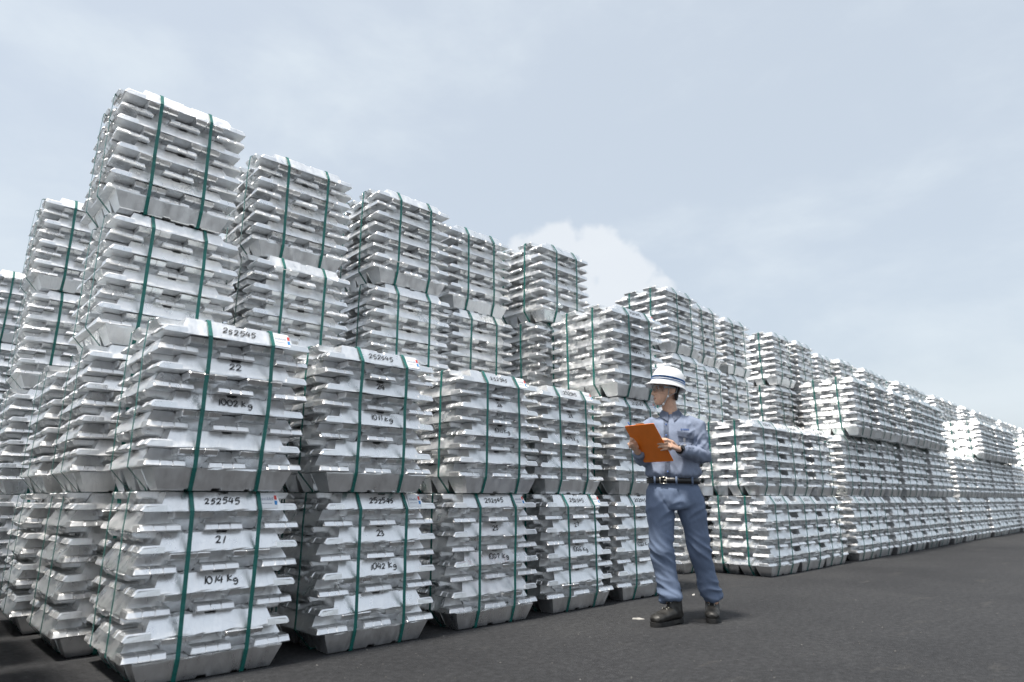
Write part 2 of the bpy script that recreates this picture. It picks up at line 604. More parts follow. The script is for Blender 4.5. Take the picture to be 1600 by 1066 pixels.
def handwriting(text, x0, t0, size, rng):
    """ribbon strokes lying on the flank; size = digit height as a fraction of the flank"""
    verts, faces = [], []
    flank = math.hypot(IH, (IW - IN_) / 2)
    hgt = size * flank
    x = x0
    wide = 1.18
    for ch in text:
        if ch == ' ':
            x += hgt * .35
            continue
        sc = rng.uniform(.84, 1.14)
        dy = rng.uniform(-.10, .10)
        slant = rng.uniform(-.02, .26)
        low = -0.12 if ch == 'g' else 0
        for st in GLYPH[ch]:
            pts = [(x + p[0] * hgt * sc * wide + p[1] * hgt * slant + rng.uniform(-.0008, .0008), t0 + (p[1] * sc + dy + low) * size) for p in st]
            # smooth
            q = []
            for i in range(len(pts) - 1):
                p0 = pts[max(i - 1, 0)]; p1 = pts[i]; p2 = pts[i + 1]; p3 = pts[min(i + 2, len(pts) - 1)]
                for s in range(3):
                    u = s / 3
                    q.append(tuple(.5 * (2 * p1[k] + (p2[k] - p0[k]) * u + (2 * p0[k] - 5 * p1[k] + 4 * p2[k] - p3[k]) * u * u
                                         + (-p0[k] + 3 * p1[k] - 3 * p2[k] + p3[k]) * u ** 3) for k in (0, 1)))
            q.append(pts[-1])
            base = len(verts)
            for i, p in enumerate(q):
                hw = .0025 + .0007 * math.sin(i * .9 + len(verts))
                a = q[max(i - 1, 0)]; b = q[min(i + 1, len(q) - 1)]
                d = Vector((b[0] - a[0], (b[1] - a[1]) * flank))
                d = d.normalized() if d.length > 1e-9 else Vector((1, 0))
                nn = Vector((-d.y, d.x)) * hw
                verts.append(face_pt(p[0] + nn.x, p[1] + nn.y / flank, .0048))
                verts.append(face_pt(p[0] - nn.x, p[1] - nn.y / flank, .0048))
            for i in range(len(q) - 1):
                k = base + 2 * i
                faces.append((k, k + 1, k + 3, k + 2))
        x += hgt * (.50 if ch == '1' else .92) * rng.uniform(.92, 1.08)
    return verts, faces


def flank_quad(x0, x1, t0, t1, lift):
    return [face_pt(x0, t0, lift), face_pt(x1, t0, lift), face_pt(x1, t1, lift), face_pt(x0, t1, lift)]


def paper_label(parent, ingot_origin, rng):
    """white paper sticker with red and blue squares on the right end of the top ingot"""
    a = 0.184 * S
    b = 0.285 * S
    v = [face_pt(a, .10, .0042), face_pt(b + .010, .10, .0042), face_pt(b - .014, .94, .0042), face_pt(a, .94, .0042)]
    v += [face_pt(a, .10, .0030), face_pt(b + .010, .10, .0030), face_pt(b - .014, .94, .0030), face_pt(a, .94, .0030)]
    f = [(0, 1, 2, 3), (7, 6, 5, 4), (0, 4, 5, 1), (1, 5, 6, 2), (2, 6, 7, 3), (3, 7, 4, 0)]
    p = link_obj('paper_label', pydata('paper_label', v, f, PAPER), parent)
    p.matrix_local = ingot_origin
    for nm, mat, t0, t1 in (('red_square', RED, .56, .80), ('blue_square', BLUE, .28, .50)):
        o = link_obj(nm, pydata(nm, flank_quad(b - .020, b - .006, t0, t1, .0048), [(0, 1, 2, 3)], mat), p)
    v, f = [], []
    x = a + .008
    while x < b - .026:
        w = rng.uniform(.0014, .0026)
        k = len(v)
        t1 = rng.uniform(.60, .72)
        v += flank_quad(x, x + w, .52, t1, .0048)
        f.append((k, k + 1, k + 2, k + 3))
        x += w + rng.uniform(.0012, .0025)
    k = len(v)
    v += flank_quad(a + .009, b - .032, .345, .375, .0048)
    f.append((k, k + 1, k + 2, k + 3))
    o = link_obj('printed_line', pydata('printed_line', v, f, GREYPRINT), p)
    o['kind'] = 'stuff'


def joined_mesh(seed):
    rng = random.Random(seed)
    vs, fs = [], []
    for me, m, foot, ly, k in layout(rng):
        b = len(vs)
        vs += [tuple(m @ v.co) for v in me.vertices]
        fs += [tuple(b + i for i in p.vertices) for p in me.polygons]
    return pydata('ingot_layers', vs, fs, ALU)


JOINED = [joined_mesh(300 + i) for i in range(4)]
JSTRAP = []
for i in range(3):
    tmp = empty('tmp')
    straps(tmp, random.Random(400 + i))
    JSTRAP.append([c.data for c in tmp.children])
    for c in list(tmp.children):
        bpy.data.objects.remove(c)
    bpy.data.objects.remove(tmp)

GAP = .003


def bundle(u, vf, level, label, group, detail=True, seed=0, yaw=None, marks=None, sticker=False, jit=.006, dz=0.0):
    """u = centre along the row, vf = front plane, level 0.. (survey units)"""
    rng = random.Random(seed * 7919 + 13)
    if yaw is None:
        yaw = rng.uniform(-.024, .024)
    root = empty('ingot_bundle', (u * S, (vf + 0.40) * S, level * (BUN_H + GAP) + .002 + dz), yaw)
    tag(root, label, 'ingot bundle', group)
    if detail:
        fronts = {}
        for me, m, foot, ly, k in layout(rng):
            o = bpy.data.objects.new('footing_ingot' if foot else 'ingot', me)
            COL.objects.link(o)
            o.parent = root
            o.matrix_local = m
            if k == 0 and ly in (8, 6, 4):
                fronts[ly] = (m @ Matrix.Rotation(math.pi, 4, 'Z') if m[0][0] < 0 else m) @ Matrix.Translation((0, 0, -IH / 2))
        straps(root, rng, jit)
        if marks:
            for ly, txt, size, xo in marks:
                v, f = handwriting(txt, xo * S, .36, size, rng)
                o = link_obj('handwriting', pydata('handwriting', v, f, INK), root)
                o.matrix_local = fronts[ly]
        if sticker:
            paper_label(root, fronts[8], rng)
    else:
        o = link_obj('ingot_layers', JOINED[seed % 4], root)
        o['kind'] = 'stuff'
        if (seed // 4) % 2:
            o.rotation_euler = (0, 0, math.pi)
        for me in JSTRAP[seed % 3]:
            link_obj('strap', me, root)
    return root


def mk(num, kg, size=.42):
    out = [(8, '252545', .30, -0.100)]
    if num:
        out.append((6, num, .33, -0.040))
    if kg:
        out.append((4, kg + ' kg', .33, -0.080))
    return out


ORD = ['first', 'second', 'third', 'fourth', 'fifth', 'sixth', 'seventh', 'eighth', 'ninth', 'tenth', 'eleventh', 'twelfth']
LEV = ['ground level', 'second level', 'third level', 'fourth level']
seed = 1

# ---- block A, front row: the numbered bundles
G_NUM = 'numbered bundles in the front row'
front = [
    (1.315, 3.50, 0, '21', '1014', 'ground-level bundle marked 21 and 1014 kg, nearest the camera'),
    (1.285, 3.47, 1, '22', '1002', 'bundle marked 22 and 1002 kg, standing on the bundle marked 21'),
    (2.27, 3.52, 0, '23', '1042', 'ground-level bundle marked 23, between the bundles marked 21 and 25'),
    (2.19, 3.47, 1, '24', '1011', 'bundle marked 24 with its straps slanting left, on bundle 23'),
    (3.25, 3.54, 0, '25', '1007', 'ground-level bundle marked 25, directly under the bundle marked 26'),
    (3.26, 3.52, 1, '26', '1011', 'bundle marked 26 standing on the bundle marked 25'),
    (4.165, 3.55, 0, '27', '1006', 'ground-level bundle marked 27, last whole one before the worker'),
    (4.15, 3.60, 1, '28', '979', 'bundle marked 28 and 979 kg, on the bundle marked 27'),
    (5.07, 3.56, 0, None, '1022', 'ground-level bundle partly hidden by the legs of the worker'),
    (5.06, 3.56, 1, None, None, 'second-level bundle behind the orange clipboard of the worker'),
    (5.09, 3.54, 2, '31', '1025', 'third-level bundle just left of and above the white helmet'),
]
for u, v, lv, num, kg, lab in front:
    bundle(u, v, lv, lab, G_NUM, True, seed, marks=mk(num, kg), sticker=True, jit=.011 if num in ('22', '24') else .006)
    seed += 1

# ---- block A, second row: four-high towers behind
G_T = 'bundles of the tall second row behind the numbered ones'
towers = [(1.17, 4.45, 1.12, 4.45), (2.12, 4.58, 2.13, 4.64), (3.13, 4.52, 3.12, 4.54), (4.08, 4.68, 4.07, 4.71), (5.02, 4.46, 5.03, 4.42)]
where = ['leftmost tall tower', 'second tall tower from left', 'third tall tower from left', 'fourth tall tower from left', 'fifth tall tower, before the white cloud']
for i, (u3, v3, u4, v4) in enumerate(towers):
    for lv in (0, 1):
        uu = 1.19 - .02 * lv if i == 0 else u3 + random.Random(seed).uniform(-.03, .03)
        if i == 0:
            lab = ('ground-level' if lv == 0 else 'second-level') + ' bundle at the left, directly behind the numbered corner stack'
        else:
            lab = 'second-row bundle in the gap behind the numbered front bundles'
        bundle(uu, 4.43 if i == 0 else 4.50 + .02 * (i % 2), lv, lab, 'lower bundles of the second row', i == 0, seed)
        seed += 1
    bundle(u3, v3, 2, 'lower of the two upper bundles in the ' + where[i], G_T, True, seed); seed += 1
    bundle(u4, v4, 3, 'topmost bundle of the ' + where[i], G_T, True, seed); seed += 1

# ---- block A, rows further back, only their left ends show
for lv in (0, 1):
    bundle(1.13, 5.36, lv, LEV[lv].replace(' ', '-') + ' bundle at left edge, third row back from the corner', 'bundles at the left edge', True, seed); seed += 1
for lv in range(4):
    bundle(1.06 - .02 * (lv == 3), 6.76, lv, LEV[lv].replace(' ', '-') + ' bundle of the tower at the left picture edge', 'bundles at the left edge', lv > 0, seed); seed += 1
for lv in range(4):
    bundle(.90, 9.55, lv, LEV[lv].replace(' ', '-') + ' bundle of the farthest tower cut by left picture edge', 'bundles at the left edge', False, seed); seed += 1

# ---- next block across the cross aisle on the left, outside the picture
for vf, top in ((3.52, 2), (4.45, 2), (5.38, 2), (6.55, 2), (7.5, 2)):
    for lv in range(top):
        bundle(-.17, vf, lv, 'aluminium ingot bundle across the aisle left of the picture', 'bundles across the left aisle', False, seed)
        seed += 1

# ---- block B: past the cross aisle, behind and right of the worker
G_B = 'bundles right of the worker'
gcen = [7.67, 8.48, 9.28, 10.42, 11.22, 12.03, 13.02, 13.84, 14.66, 15.48, 16.55, 17.37, 18.19, 19.01, 20.0, 20.82, 21.64, 22.46]
for i, u in enumerate(gcen):
    det = i < 6
    for lv in (0, 1):
        if det:
            lab = '%s bundle of the %s front stack right of the worker' % (LEV[lv].replace(' ', '-'), ORD[i])
        elif i < 12:
            lab = '%s bundle of the %s front stack right of the worker' % (LEV[lv].replace(' ', '-'), ORD[i])
        else:
            lab = 'blurred far lower bundle of the front row near right picture edge'
        rg = random.Random(seed)
        bundle(u + rg.uniform(-.03, .03), 3.50 + rg.uniform(-.03, .03), lv, lab, G_B, det, seed,
               marks=mk(None, None) if det and i < 4 else None)
        seed += 1
third = [10.68, 11.52, 12.42, 13.35, 14.2, 15.05, 18.75, 19.6, 20.45, 21.3, 22.1]
for i, u in enumerate(third):
    det = i < 2
    lab = ('third-level bundle, %s from left, along the front row right of the worker' % ORD[i]) if i < 6 else 'blurred far third-level bundle of the front row near right picture edge'
    rg = random.Random(seed)
    bundle(u, 3.36 + rg.uniform(-.03, .05), 2, lab, G_B, det, seed)
    seed += 1
back = [(7.27, 4.33), (8.12, 4.47), (9.13, 4.55), (10.58, 4.48), (11.42, 4.46), (12.75, 4.60), (13.6, 4.5), (14.9, 4.5), (15.75, 4.55), (17.2, 4.5), (18.05, 4.5), (18.9, 4.55),
        (20.2, 4.5), (21.05, 4.5), (21.9, 4.5), (23.2, 4.5)]
for i, (u, v) in enumerate(back):
    for lv in range(4):
        det = i < 4 and lv >= 2
        rg = random.Random(seed)
        if lv < 2:
            lab = 'second-row bundle hidden low behind the front row right of worker'
        elif i < 7:
            lab = '%s bundle, %s stack of the tall back row right of the helmet' % (LEV[lv].replace(' ', '-'), ORD[i])
        else:
            lab = 'blurred far upper bundle of the tall back row toward right edge'
        bundle(u + rg.uniform(-.02, .02), v + rg.uniform(-.02, .02), lv, lab, 'bundles of the tall back row right of the worker' if lv > 1 else 'hidden lower bundles right of the worker', det, seed)
        seed += 1
# far end of the yard
u = 23.4
k = 0
while u < 46:
    for r, (vf, top) in enumerate(((3.5, 2 if u < 25 else 3), (4.5, 4))):
        for lv in range(top):
            bundle(u, vf, lv, 'blurred aluminium ingot bundle at the far right end of the rows', 'bundles at the far end of the rows', False, seed)
            seed += 1
    u += .83 if k % 4 else 1.25
    k += 1

# ------------------------------------------------------------------ the worker
SKIN = simple('skin', (0.58, 0.36, 0.255), 0.5, nscale=60, namp=0.12, bump=0.1)
SHIRT = simple('shirt_cloth', (0.232, 0.272, 0.365), 0.9, spec=0.2, nscale=260, namp=0.10, bump=0.2)
PANTS = simple('trouser_cloth', (0.142, 0.184, 0.272), 0.9, spec=0.2, nscale=260, namp=0.10, bump=0.2)
LEATHER = simple('boot_leather', (0.022, 0.021, 0.019), 0.48, nscale=30, namp=0.5, bump=0.3)
RUBBER = simple('boot_sole_rubber', (0.018, 0.018, 0.018), 0.8, nscale=20, namp=0.4)
BELTM = simple('black_belt_leather', (0.012, 0.012, 0.013), 0.4)
METAL = simple('steel_fitting', (0.6, 0.58, 0.52), 0.3, metallic=1.0)
HELM = simple('helmet_white', (0.80, 0.81, 0.82), 0.25, nscale=6, namp=0.03)
HSTRIPE = simple('helmet_stripe_blue', (0.07, 0.22, 0.50), 0.35)
WEB = simple('chin_strap_webbing', (0.32, 0.35, 0.36), 0.8)
WHITEP = simple('white_plastic', (0.8, 0.8, 0.8), 0.4)
HAIR = simple('black_hair', (0.010, 0.009, 0.009), 0.55, nscale=200, namp=0.5, bump=0.5)
LIP = simple('lips', (0.30, 0.125, 0.10), 0.5)
EYEW = simple('eye_white', (0.7, 0.68, 0.65), 0.3)
EYED = simple('eye_dark', (0.012, 0.009, 0.007), 0.2)
BROW = simple('brow_hair', (0.018, 0.014, 0.012), 0.8)
ORANGE = simple('orange_board', (0.84, 0.20, 0.014), 0.45, nscale=15, namp=0.06)
WATCHM = simple('watch_black', (0.012, 0.012, 0.012), 0.35)
THREAD = simple('shirt_thread', (0.11, 0.20, 0.48), 0.8)
TAPE = simple('grey_shirt_tape', (0.42, 0.43, 0.46), 0.7)
SHEET = simple('paper_sheet', (0.8, 0.8, 0.78), 0.7)


def mat_lens():
    m, t, b = new_mat('clear_lens')
    L = t.links.new
    tr = N(t, 'ShaderNodeBsdfTransparent', inp={'Color': (0.93, 0.94, 0.94, 1)})
    gl = N(t, 'ShaderNodeBsdfGlossy', inp={'Roughness': 0.15})
    fr = N(t, 'ShaderNodeFresnel', inp={'IOR': 1.55})
    mx = N(t, 'ShaderNodeMixShader')
    L(fr.outputs['Fac'], mx.inputs['Fac'])
    L(tr.outputs['BSDF'], mx.inputs[1])
    L(gl.outputs['BSDF'], mx.inputs[2])
    L(mx.outputs['Shader'], t.nodes['Material Output'].inputs['Surface'])
    return m


LENS = mat_lens()


def tube(bm, pts, radii, n=16, M=None, caps=True, up=None):
    """closed tube through pts; a radius is r or (ra, rb) across / along the depth axis"""
    pts = [Vector(p) for p in pts]
    rings = []
    ref = Vector(up) if up is not None else Vector((0, 1, 0))
    for i, p in enumerate(pts):
        t = (pts[min(i + 1, len(pts) - 1)] - pts[max(i - 1, 0)]).normalized()
        r = radii[i]
        ra, rb = (r, r) if not isinstance(r, tuple) else r
        b = (ref - t * ref.dot(t))
        b = b.normalized() if b.length > 1e-4 else t.orthogonal().normalized()
        a = b.cross(t).normalized()
        ring = []
        for k in range(n):
            q = 2 * math.pi * k / n
            c = p + a * (ra * math.cos(q)) + b * (rb * math.sin(q))
            ring.append(bm.verts.new(M @ c if M is not None else c))
        rings.append(ring)
    for A, B in zip(rings, rings[1:]):
        for k in range(n):
            bm.faces.new((A[k], A[(k + 1) % n], B[(k + 1) % n], B[k]))
    if caps:
        bm.faces.new(rings[0][::-1])
        bm.faces.new(rings[-1])
    return rings


def ball(bm, c, r, M=None, seg=16):
    r = (r, r, r) if not isinstance(r, tuple) else r
    m = Matrix.Translation(c) @ Matrix.Diagonal((*r, 1))
    if M is not None:
        m = M @ m
    bmesh.ops.create_uvsphere(bm, u_segments=seg, v_segments=seg // 2, radius=1, matrix=m)


def blob(bm, name, voxel, smooth=4, mat=None, fn=None, factor=0.5):
    """union everything in bm by voxel remesh, smooth, displace by fn(co, normal) -> offset along the normal"""
    bmesh.ops.recalc_face_normals(bm, faces=bm.faces)
    me = bpy.data.meshes.new(name)
    bm.to_mesh(me)
    bm.free()
    ob = bpy.data.objects.new('tmp', me)
    COL.objects.link(ob)
    md = ob.modifiers.new('r', 'REMESH')
    md.mode = 'VOXEL'
    md.voxel_size = voxel
    dg = bpy.context.evaluated_depsgraph_get()
    dg.update()
    out = bpy.data.meshes.new_from_object(ob.evaluated_get(dg))
    bpy.data.objects.remove(ob)
    bpy.data.meshes.remove(me)
    out.name = name
    b2 = bmesh.new()
    b2.from_mesh(out)
    for _ in range(smooth):
        bmesh.ops.smooth_vert(b2, verts=b2.verts, factor=factor, use_axis_x=True, use_axis_y=True, use_axis_z=True)
    if fn:
        b2.normal_update()
        offs = [(v, v.normal * fn(v.co, v.normal)) for v in b2.verts]
        for v, d in offs:
            v.co += d
        bmesh.ops.smooth_vert(b2, verts=b2.verts, factor=0.4, use_axis_x=True, use_axis_y=True, use_axis_z=True)
    b2.to_mesh(out)
    b2.free()
    out.materials.clear()
    if mat:
        out.materials.append(mat)
    for p in out.polygons:
        p.use_smooth = True
    return out


def ridge(p, f, off=0.0):
    return 1 - 2 * abs(mnoise.noise(Vector((p[0] * f[0] + off, p[1] * f[1] + off, p[2] * f[2]))))


def gauss(x, w):
    return math.exp(-(x / w) ** 2)


def worker():
    root = empty('person', (4.027, 2.522, 0.0), R(-57.95))
    tag(root, 'person in blue-grey work clothes and white helmet, holding an orange clipboard', 'person')
    HC = Vector((-0.052, 0.022, 1.565))
    H = Matrix.Translation(HC) @ Matrix.Rotation(R(-66), 4, 'Z') @ Matrix.Rotation(R(-3), 4, 'X')

    # joints ------------------------------------------------------------
    shR, elR, wrR = Vector((.132, .055, 1.318)), Vector((.168, .030, 1.092)), Vector((.012, -.185, 1.128))
    shL, elL, wrL = Vector((-.192, .055, 1.318)), Vector((-.236, -.005, 1.068)), Vector((-.268, -.190, 1.118))
    hpL, knL, anL = Vector((-.135, .045, .84)), Vector((-.146, -.035, .465)), Vector((-.093, -.045, .10))
    hpR, knR, anR = Vector((.050, .050, .84)), Vector((.108, .095, .465)), Vector((.178, .190, .10))

    # ---- body: one continuous skin ---------------------------------------
    bm = bmesh.new()
    tube(bm, [(-.045, .05, .80), (-.04, .045, .95), (-.035, .04, 1.1), (-.03, .045, 1.25), (-.03, .05, 1.34), (-.03, .05, 1.385)],
         [(.13, .085), (.13, .085), (.135, .09), (.14, .085), (.11, .06), (.05, .045)], 20)
    tube(bm, [(-.03, .052, 1.34), (-.036, .048, 1.42), (-.046, .040, 1.50), (-.048, .036, 1.56)], [.062, .053, .052, .05], 18)
    tube(bm, [shR, elR, wrR], [.042, .036, .026], 14)
    tube(bm, [shL, elL, wrL], [.042, .036, .026], 14)
    for a, b, c in ((hpL, knL, anL), (hpR, knR, anR)):
        tube(bm, [a, b, c], [.065, .046, .036], 14)
    # head, sections from chin to crown (face towards -y in its own frame)
    sec = [(-.108, -.062, .018, .016), (-.098, -.056, .034, .032), (-.080, -.043, .047, .050), (-.055, -.028, .057, .065), (-.025, -.013, .064, .080),
           (.005, -.003, .069, .090), (.04, .002, .073, .095), (.075, .006, .067, .087), (.10, .008, .048, .063), (.115, .008, .015, .02)]
    rings = []
    for z, cy, rx, ry in sec:
        ring = []
        for k in range(24):
            q = 2 * math.pi * k / 24
            ring.append(bm.verts.new(H @ Vector((rx * math.cos(q), cy + ry * math.sin(q), z))))
        rings.append(ring)
    for A, B in zip(rings, rings[1:]):
        for k in range(24):
            bm.faces.new((A[k], A[(k + 1) % 24], B[(k + 1) % 24], B[k]))
    bm.faces.new(rings[0][::-1]); bm.faces.new(rings[-1])
    tube(bm, [(0, -.086, .010), (0, -.098, -.010), (0, -.110, -.030), (0, -.100, -.038)], [.007, .0085, .0115, .009], 10, H)
    ball(bm, (.011, -.098, -.034), (.008, .009, .007), H, 10)
    ball(bm, (-.011, -.098, -.034), (.008, .009, .007), H, 10)
    tube(bm, [(-.042, -.074, .024), (-.015, -.090, .024), (.015, -.090, .024), (.042, -.074, .024)], [.007, .009, .009, .007], 10, H)
    tube(bm, [(-.022, -.078, -.062), (0, -.090, -.060), (.022, -.078, -.062)], [.005, .0075, .005], 10, H)
    tube(bm, [(-.018, -.076, -.072), (0, -.088, -.073), (.018, -.076, -.072)], [.005, .008, .005], 10, H)
    ball(bm, (0, -.070, -.096), (.020, .016, .014), H, 12)
    for s in (-1, 1):
        ball(bm, (s * .045, -.052, -.020), (.020, .022, .018), H, 12)
        tube(bm, [(s * .069, .020, -.036), (s * .076, .028, -.015), (s * .077, .030, .008), (s * .073, .018, .020), (s * .070, .008, .008), (s * .068, .010, -.03)],
             [.006, .0075, .008, .007, .006, .005], 8, H)
        ball(bm, (s * .070, .016, -.005), (.005, .012, .022), H, 10)

    # hands --------------------------------------------------------------
    def hand(wr, kn, side, nrm, fingers, thumb):
        """wr wrist, kn middle of the knuckles, side = unit vector index->little, fingers = 4 lists of joints, thumb = joints"""
        mid = (wr + kn) / 2
        tube(bm, [wr - (kn - wr) * .25, wr, mid, kn], [(.022, .019), (.024, .018), (.036, .016), (.039, .0135)], 14, up=nrm)
        for k, f in enumerate(fingers):
            r = (.0088, .0092, .0088, .0076)[k]
            tube(bm, [kn - (kn - wr) * .25 + side * ((k - 1.5) * .0185)] + [Vector(p) for p in f],
                 [r, r * 1.05, r, r * .94, r * .72], 10)
        tube(bm, [Vector(p) for p in thumb], [.013, .0125, .011, .008], 10)

    # near hand (his left): comes in from the right, fingers flat across the board's outer face
    kn = Vector((-.062, -.326, 1.152))
    side = Vector((.05, .25, -1)).normalized()
    fi = []
    for k in range(4):
        b0 = kn + side * ((k - 1.5) * .0195)
        dirn = Vector((-.86, .50 - .02 * k, .06 - .07 * k)).normalized()
        ln = (.072, .080, .074, .058)[k]
        bow = Vector((-.35, -.65, 0)).normalized() * .006
        fi.append([b0 + dirn * .004 + bow * .5, b0 + dirn * ln * .45 + bow, b0 + dirn * ln * .78 + bow * .6, b0 + dirn * ln])
    hand(wrR, kn, side, Vector((-.55, -.8, 0)).normalized(), fi,
         [wrR + Vector((-.012, -.03, .012)), (-.030, -.262, 1.172), (-.072, -.276, 1.190), (-.108, -.262, 1.196)])
    # far hand (his right): behind the left edge, pen between thumb and forefinger
    kn2 = Vector((-.312, -.232, 1.172))
    side2 = Vector((.55, -.1, -.8)).normalized() * -1
    side2 = Vector((-.45, -.35, -.75)).normalized()
    fj = []
    for k in range(4):
        b0 = kn2 + side2 * ((k - 1.5) * .017)
        dirn = Vector((.10 + .10 * k, .02, .95 - .25 * k)).normalized()
        ln = (.060, .062, .056, .046)[k]
        cur = Vector((.8, .25, -.1)).normalized()
        fj.append([b0 + dirn * .006, b0 + dirn * ln * .5 - cur * .006, b0 + dirn * ln * .85, b0 + dirn * ln * .9 + cur * .022])
    hand(wrL, kn2, side2, Vector((-.7, -.6, .3)).normalized(), fj,
         [wrL + Vector((.004, -.03, .022)), (-.278, -.222, 1.178), (-.284, -.226, 1.214), (-.282, -.220, 1.236)])
    body = link_obj('body', blob(bm, 'body', .0046, 3, SKIN), root)

    # ---- face details ------------------------------------------------------
    for s in (-1, 1):
        b = bmesh.new(); ball(b, (s * .032, -.0745, .006), (.0115, .0085, .0065), H, 12)
        e = link_obj('eye', bm_mesh('eye', b, EYEW, True), root)
        b = bmesh.new(); ball(b, (s * .032, -.0815, .006), (.0052, .0028, .0052), H, 10)
        link_obj('iris', bm_mesh('iris', b, EYED, True), e)
        b = bmesh.new()
        tube(b, [(s * .014, -.0975, .030), (s * .030, -.093, .034), (s * .048, -.078, .029)], [(.0035, .003)] * 3, 8, H)
        link_obj('eyebrow', bm_mesh('eyebrow', b, BROW, True), root)
    b = bmesh.new()
    tube(b, [(-.021, -.0815, -.0665), (-.008, -.0945, -.0645), (0, -.0960, -.0660), (.008, -.0945, -.0645), (.021, -.0815, -.0665)], [.003, .0048, .0046, .0048, .003], 8, H)
    link_obj('lips', bm_mesh('lips', b, LIP, True), root)

    # ---- hair: cap of the cranium behind the temples, down to the nape ------
    b = bmesh.new()
    secs = [(-.062, .028, .054, .050), (-.045, .020, .062, .064), (-.02, .010, .0685, .077), (.005, .004, .074, .090), (.04, .006, .078, .097), (.075, .010, .073, .090), (.10, .012, .054, .066)]
    prev = None
    for z, cy, rx, ry in secs:
        ring = []
        lo = 12 - 30 * min(1, max(0, (z - .0) / .05))
        for k in range(25):
            q = R(lo + (180 - 2 * lo) * k / 24)
            wob = 1 + .012 * mnoise.noise((k * .9, z * 60, 3))
            ring.append(b.verts.new(H @ Vector((rx * wob * math.cos(q), cy + ry * wob * math.sin(q), z))))
        if prev:
            for k in range(24):
                b.faces.new((prev[k], prev[k + 1], ring[k + 1], ring[k]))
        prev = ring
    bmesh.ops.solidify(b, geom=b.faces[:], thickness=-.004)
    link_obj('hair', bm_mesh('hair', b, HAIR, True), root)

    # ---- shirt ---------------------------------------------------------------
    bm = bmesh.new()
    tube(bm, [(-.042, .050, .900), (-.042, .048, .935), (-.040, .045, .98), (-.038, .042, 1.06), (-.034, .040, 1.16), (-.031, .042, 1.25), (-.030, .048, 1.315), (-.030, .052, 1.360), (-.031, .052, 1.392)],
         [(.150, .100), (.163, .110), (.181, .128), (.176, .122), (.180, .122), (.180, .120), (.168, .102), (.118, .076), (.066, .060)], 28)
    tube(bm, [shR + Vector((-.085, 0, -.012)), shR + Vector((-.03, 0, .004)), shR + Vector((.014, 0, -.016)), shR.lerp(elR, .35) + Vector((.006, 0, 0)), shR.lerp(elR, .75), elR, elR.lerp(wrR, .25), elR.lerp(wrR, .6), elR.lerp(wrR, .93)],
         [.050, .060, .064, .058, .053, .051, .048, .043, .038], 18)
    tube(bm, [shL + Vector((.085, 0, -.012)), shL + Vector((.03, 0, .004)), shL + Vector((-.006, 0, -.016)), shL.lerp(elL, .35), shL.lerp(elL, .75), elL, elL.lerp(wrL, .25), elL.lerp(wrL, .6), elL.lerp(wrL, .90)],
         [.050, .060, .063, .057, .053, .050, .048, .043, .039], 18)

    def shirt_fold(p, n):
        dR = (p - elR).length
        dL = (p - elL).length
        k = min(1, max(0, (p.z - .935) / .03))
        d = .007 * ridge((p.x + p.z * .5, p.y, p.z), (9, 7, 2.5), 3.1) + .0025 * ridge((p.x + p.z * .7, p.y, p.z), (21, 15, 5), 7.7)
        w = max(gauss(dR, .12), gauss(dL, .12))
        d += w * .014 * ridge((p.x, p.y, p.z + p.x * .6), (12, 9, 24), 1.3)
        d += gauss(p.z - .975, .045) * .011 * ridge(p, (24, 24, 6), 5.0)
        if p.x > .06:
            d += gauss(p.z - 1.22, .10) * .009 * ridge((p.x, p.y, p.z - p.x), (14, 12, 20), 9.2)
        d *= k
        return d - .001

    shirt = link_obj('shirt', blob(bm, 'shirt', .0060, 7, SHIRT, shirt_fold), root)
    # collar: two leaves around the neck
    b = bmesh.new()
    nck = Vector((-.034, .047, 1.385))
    for s, a0, a1 in ((1, -78, 92), (-1, 258, 88)):
        prev = None
        for k in range(15):
            u = k / 14
            q = R(a0 + (a1 - a0) * u)
            front = max(0, 1 - u * 3.0)
            zt = 1.428 - .026 * front
            ct, st = math.cos(q), math.sin(q)
            top = Vector((nck.x + .061 * ct, nck.y + .061 * st, zt))
            low = Vector((nck.x + (.086 + .012 * front) * ct, nck.y + (.080 + .030 * front) * st, zt - .036 - .030 * front))
            inn = Vector((nck.x + .058 * ct, nck.y + .058 * st, zt - .03))
            row = [b.verts.new(inn), b.verts.new(top), b.verts.new(low)]
            if prev:
                for i in range(2):
                    b.faces.new((prev[i], prev[i + 1], row[i + 1], row[i]))
            prev = row
    bmesh.ops.solidify(b, geom=b.faces[:], thickness=.003)
    link_obj('collar', bm_mesh('collar', b, SHIRT), shirt)

    # things sewn to the shirt front: project onto the torso by ray
    from mathutils.bvhtree import BVHTree
    bv = BVHTree.FromPolygons([v.co.copy() for v in shirt.data.vertices], [tuple(p.vertices) for p in shirt.data.polygons])

    def on(x, z, lift=.002):
        h = bv.ray_cast(Vector((x, -.6, z)), Vector((0, 1, 0)))
        if h[0] is None:
            return Vector((x, -.08, z))
        return h[0] + h[1] * lift

    def patch(name, pts, mat, nu=8, nv=5, lift=.0025, thick=.002):
        """quad with corners bl, br, tr, tl in (x, z) laid onto the shirt"""
        b = bmesh.new()
        g = []
        for j in range(nv + 1):
            row = []
            for i in range(nu + 1):
                u, v = i / nu, j / nv
                x = (pts[0][0] * (1 - u) + pts[1][0] * u) * (1 - v) + (pts[3][0] * (1 - u) + pts[2][0] * u) * v
                z = (pts[0][1] * (1 - u) + pts[1][1] * u) * (1 - v) + (pts[3][1] * (1 - u) + pts[2][1] * u) * v
                row.append(b.verts.new(on(x, z, lift)))
            g.append(row)
        for j in range(nv):
            for i in range(nu):
                b.faces.new((g[j][i], g[j][i + 1], g[j + 1][i + 1], g[j + 1][i]))
        bmesh.ops.solidify(b, geom=b.faces[:], thickness=thick)
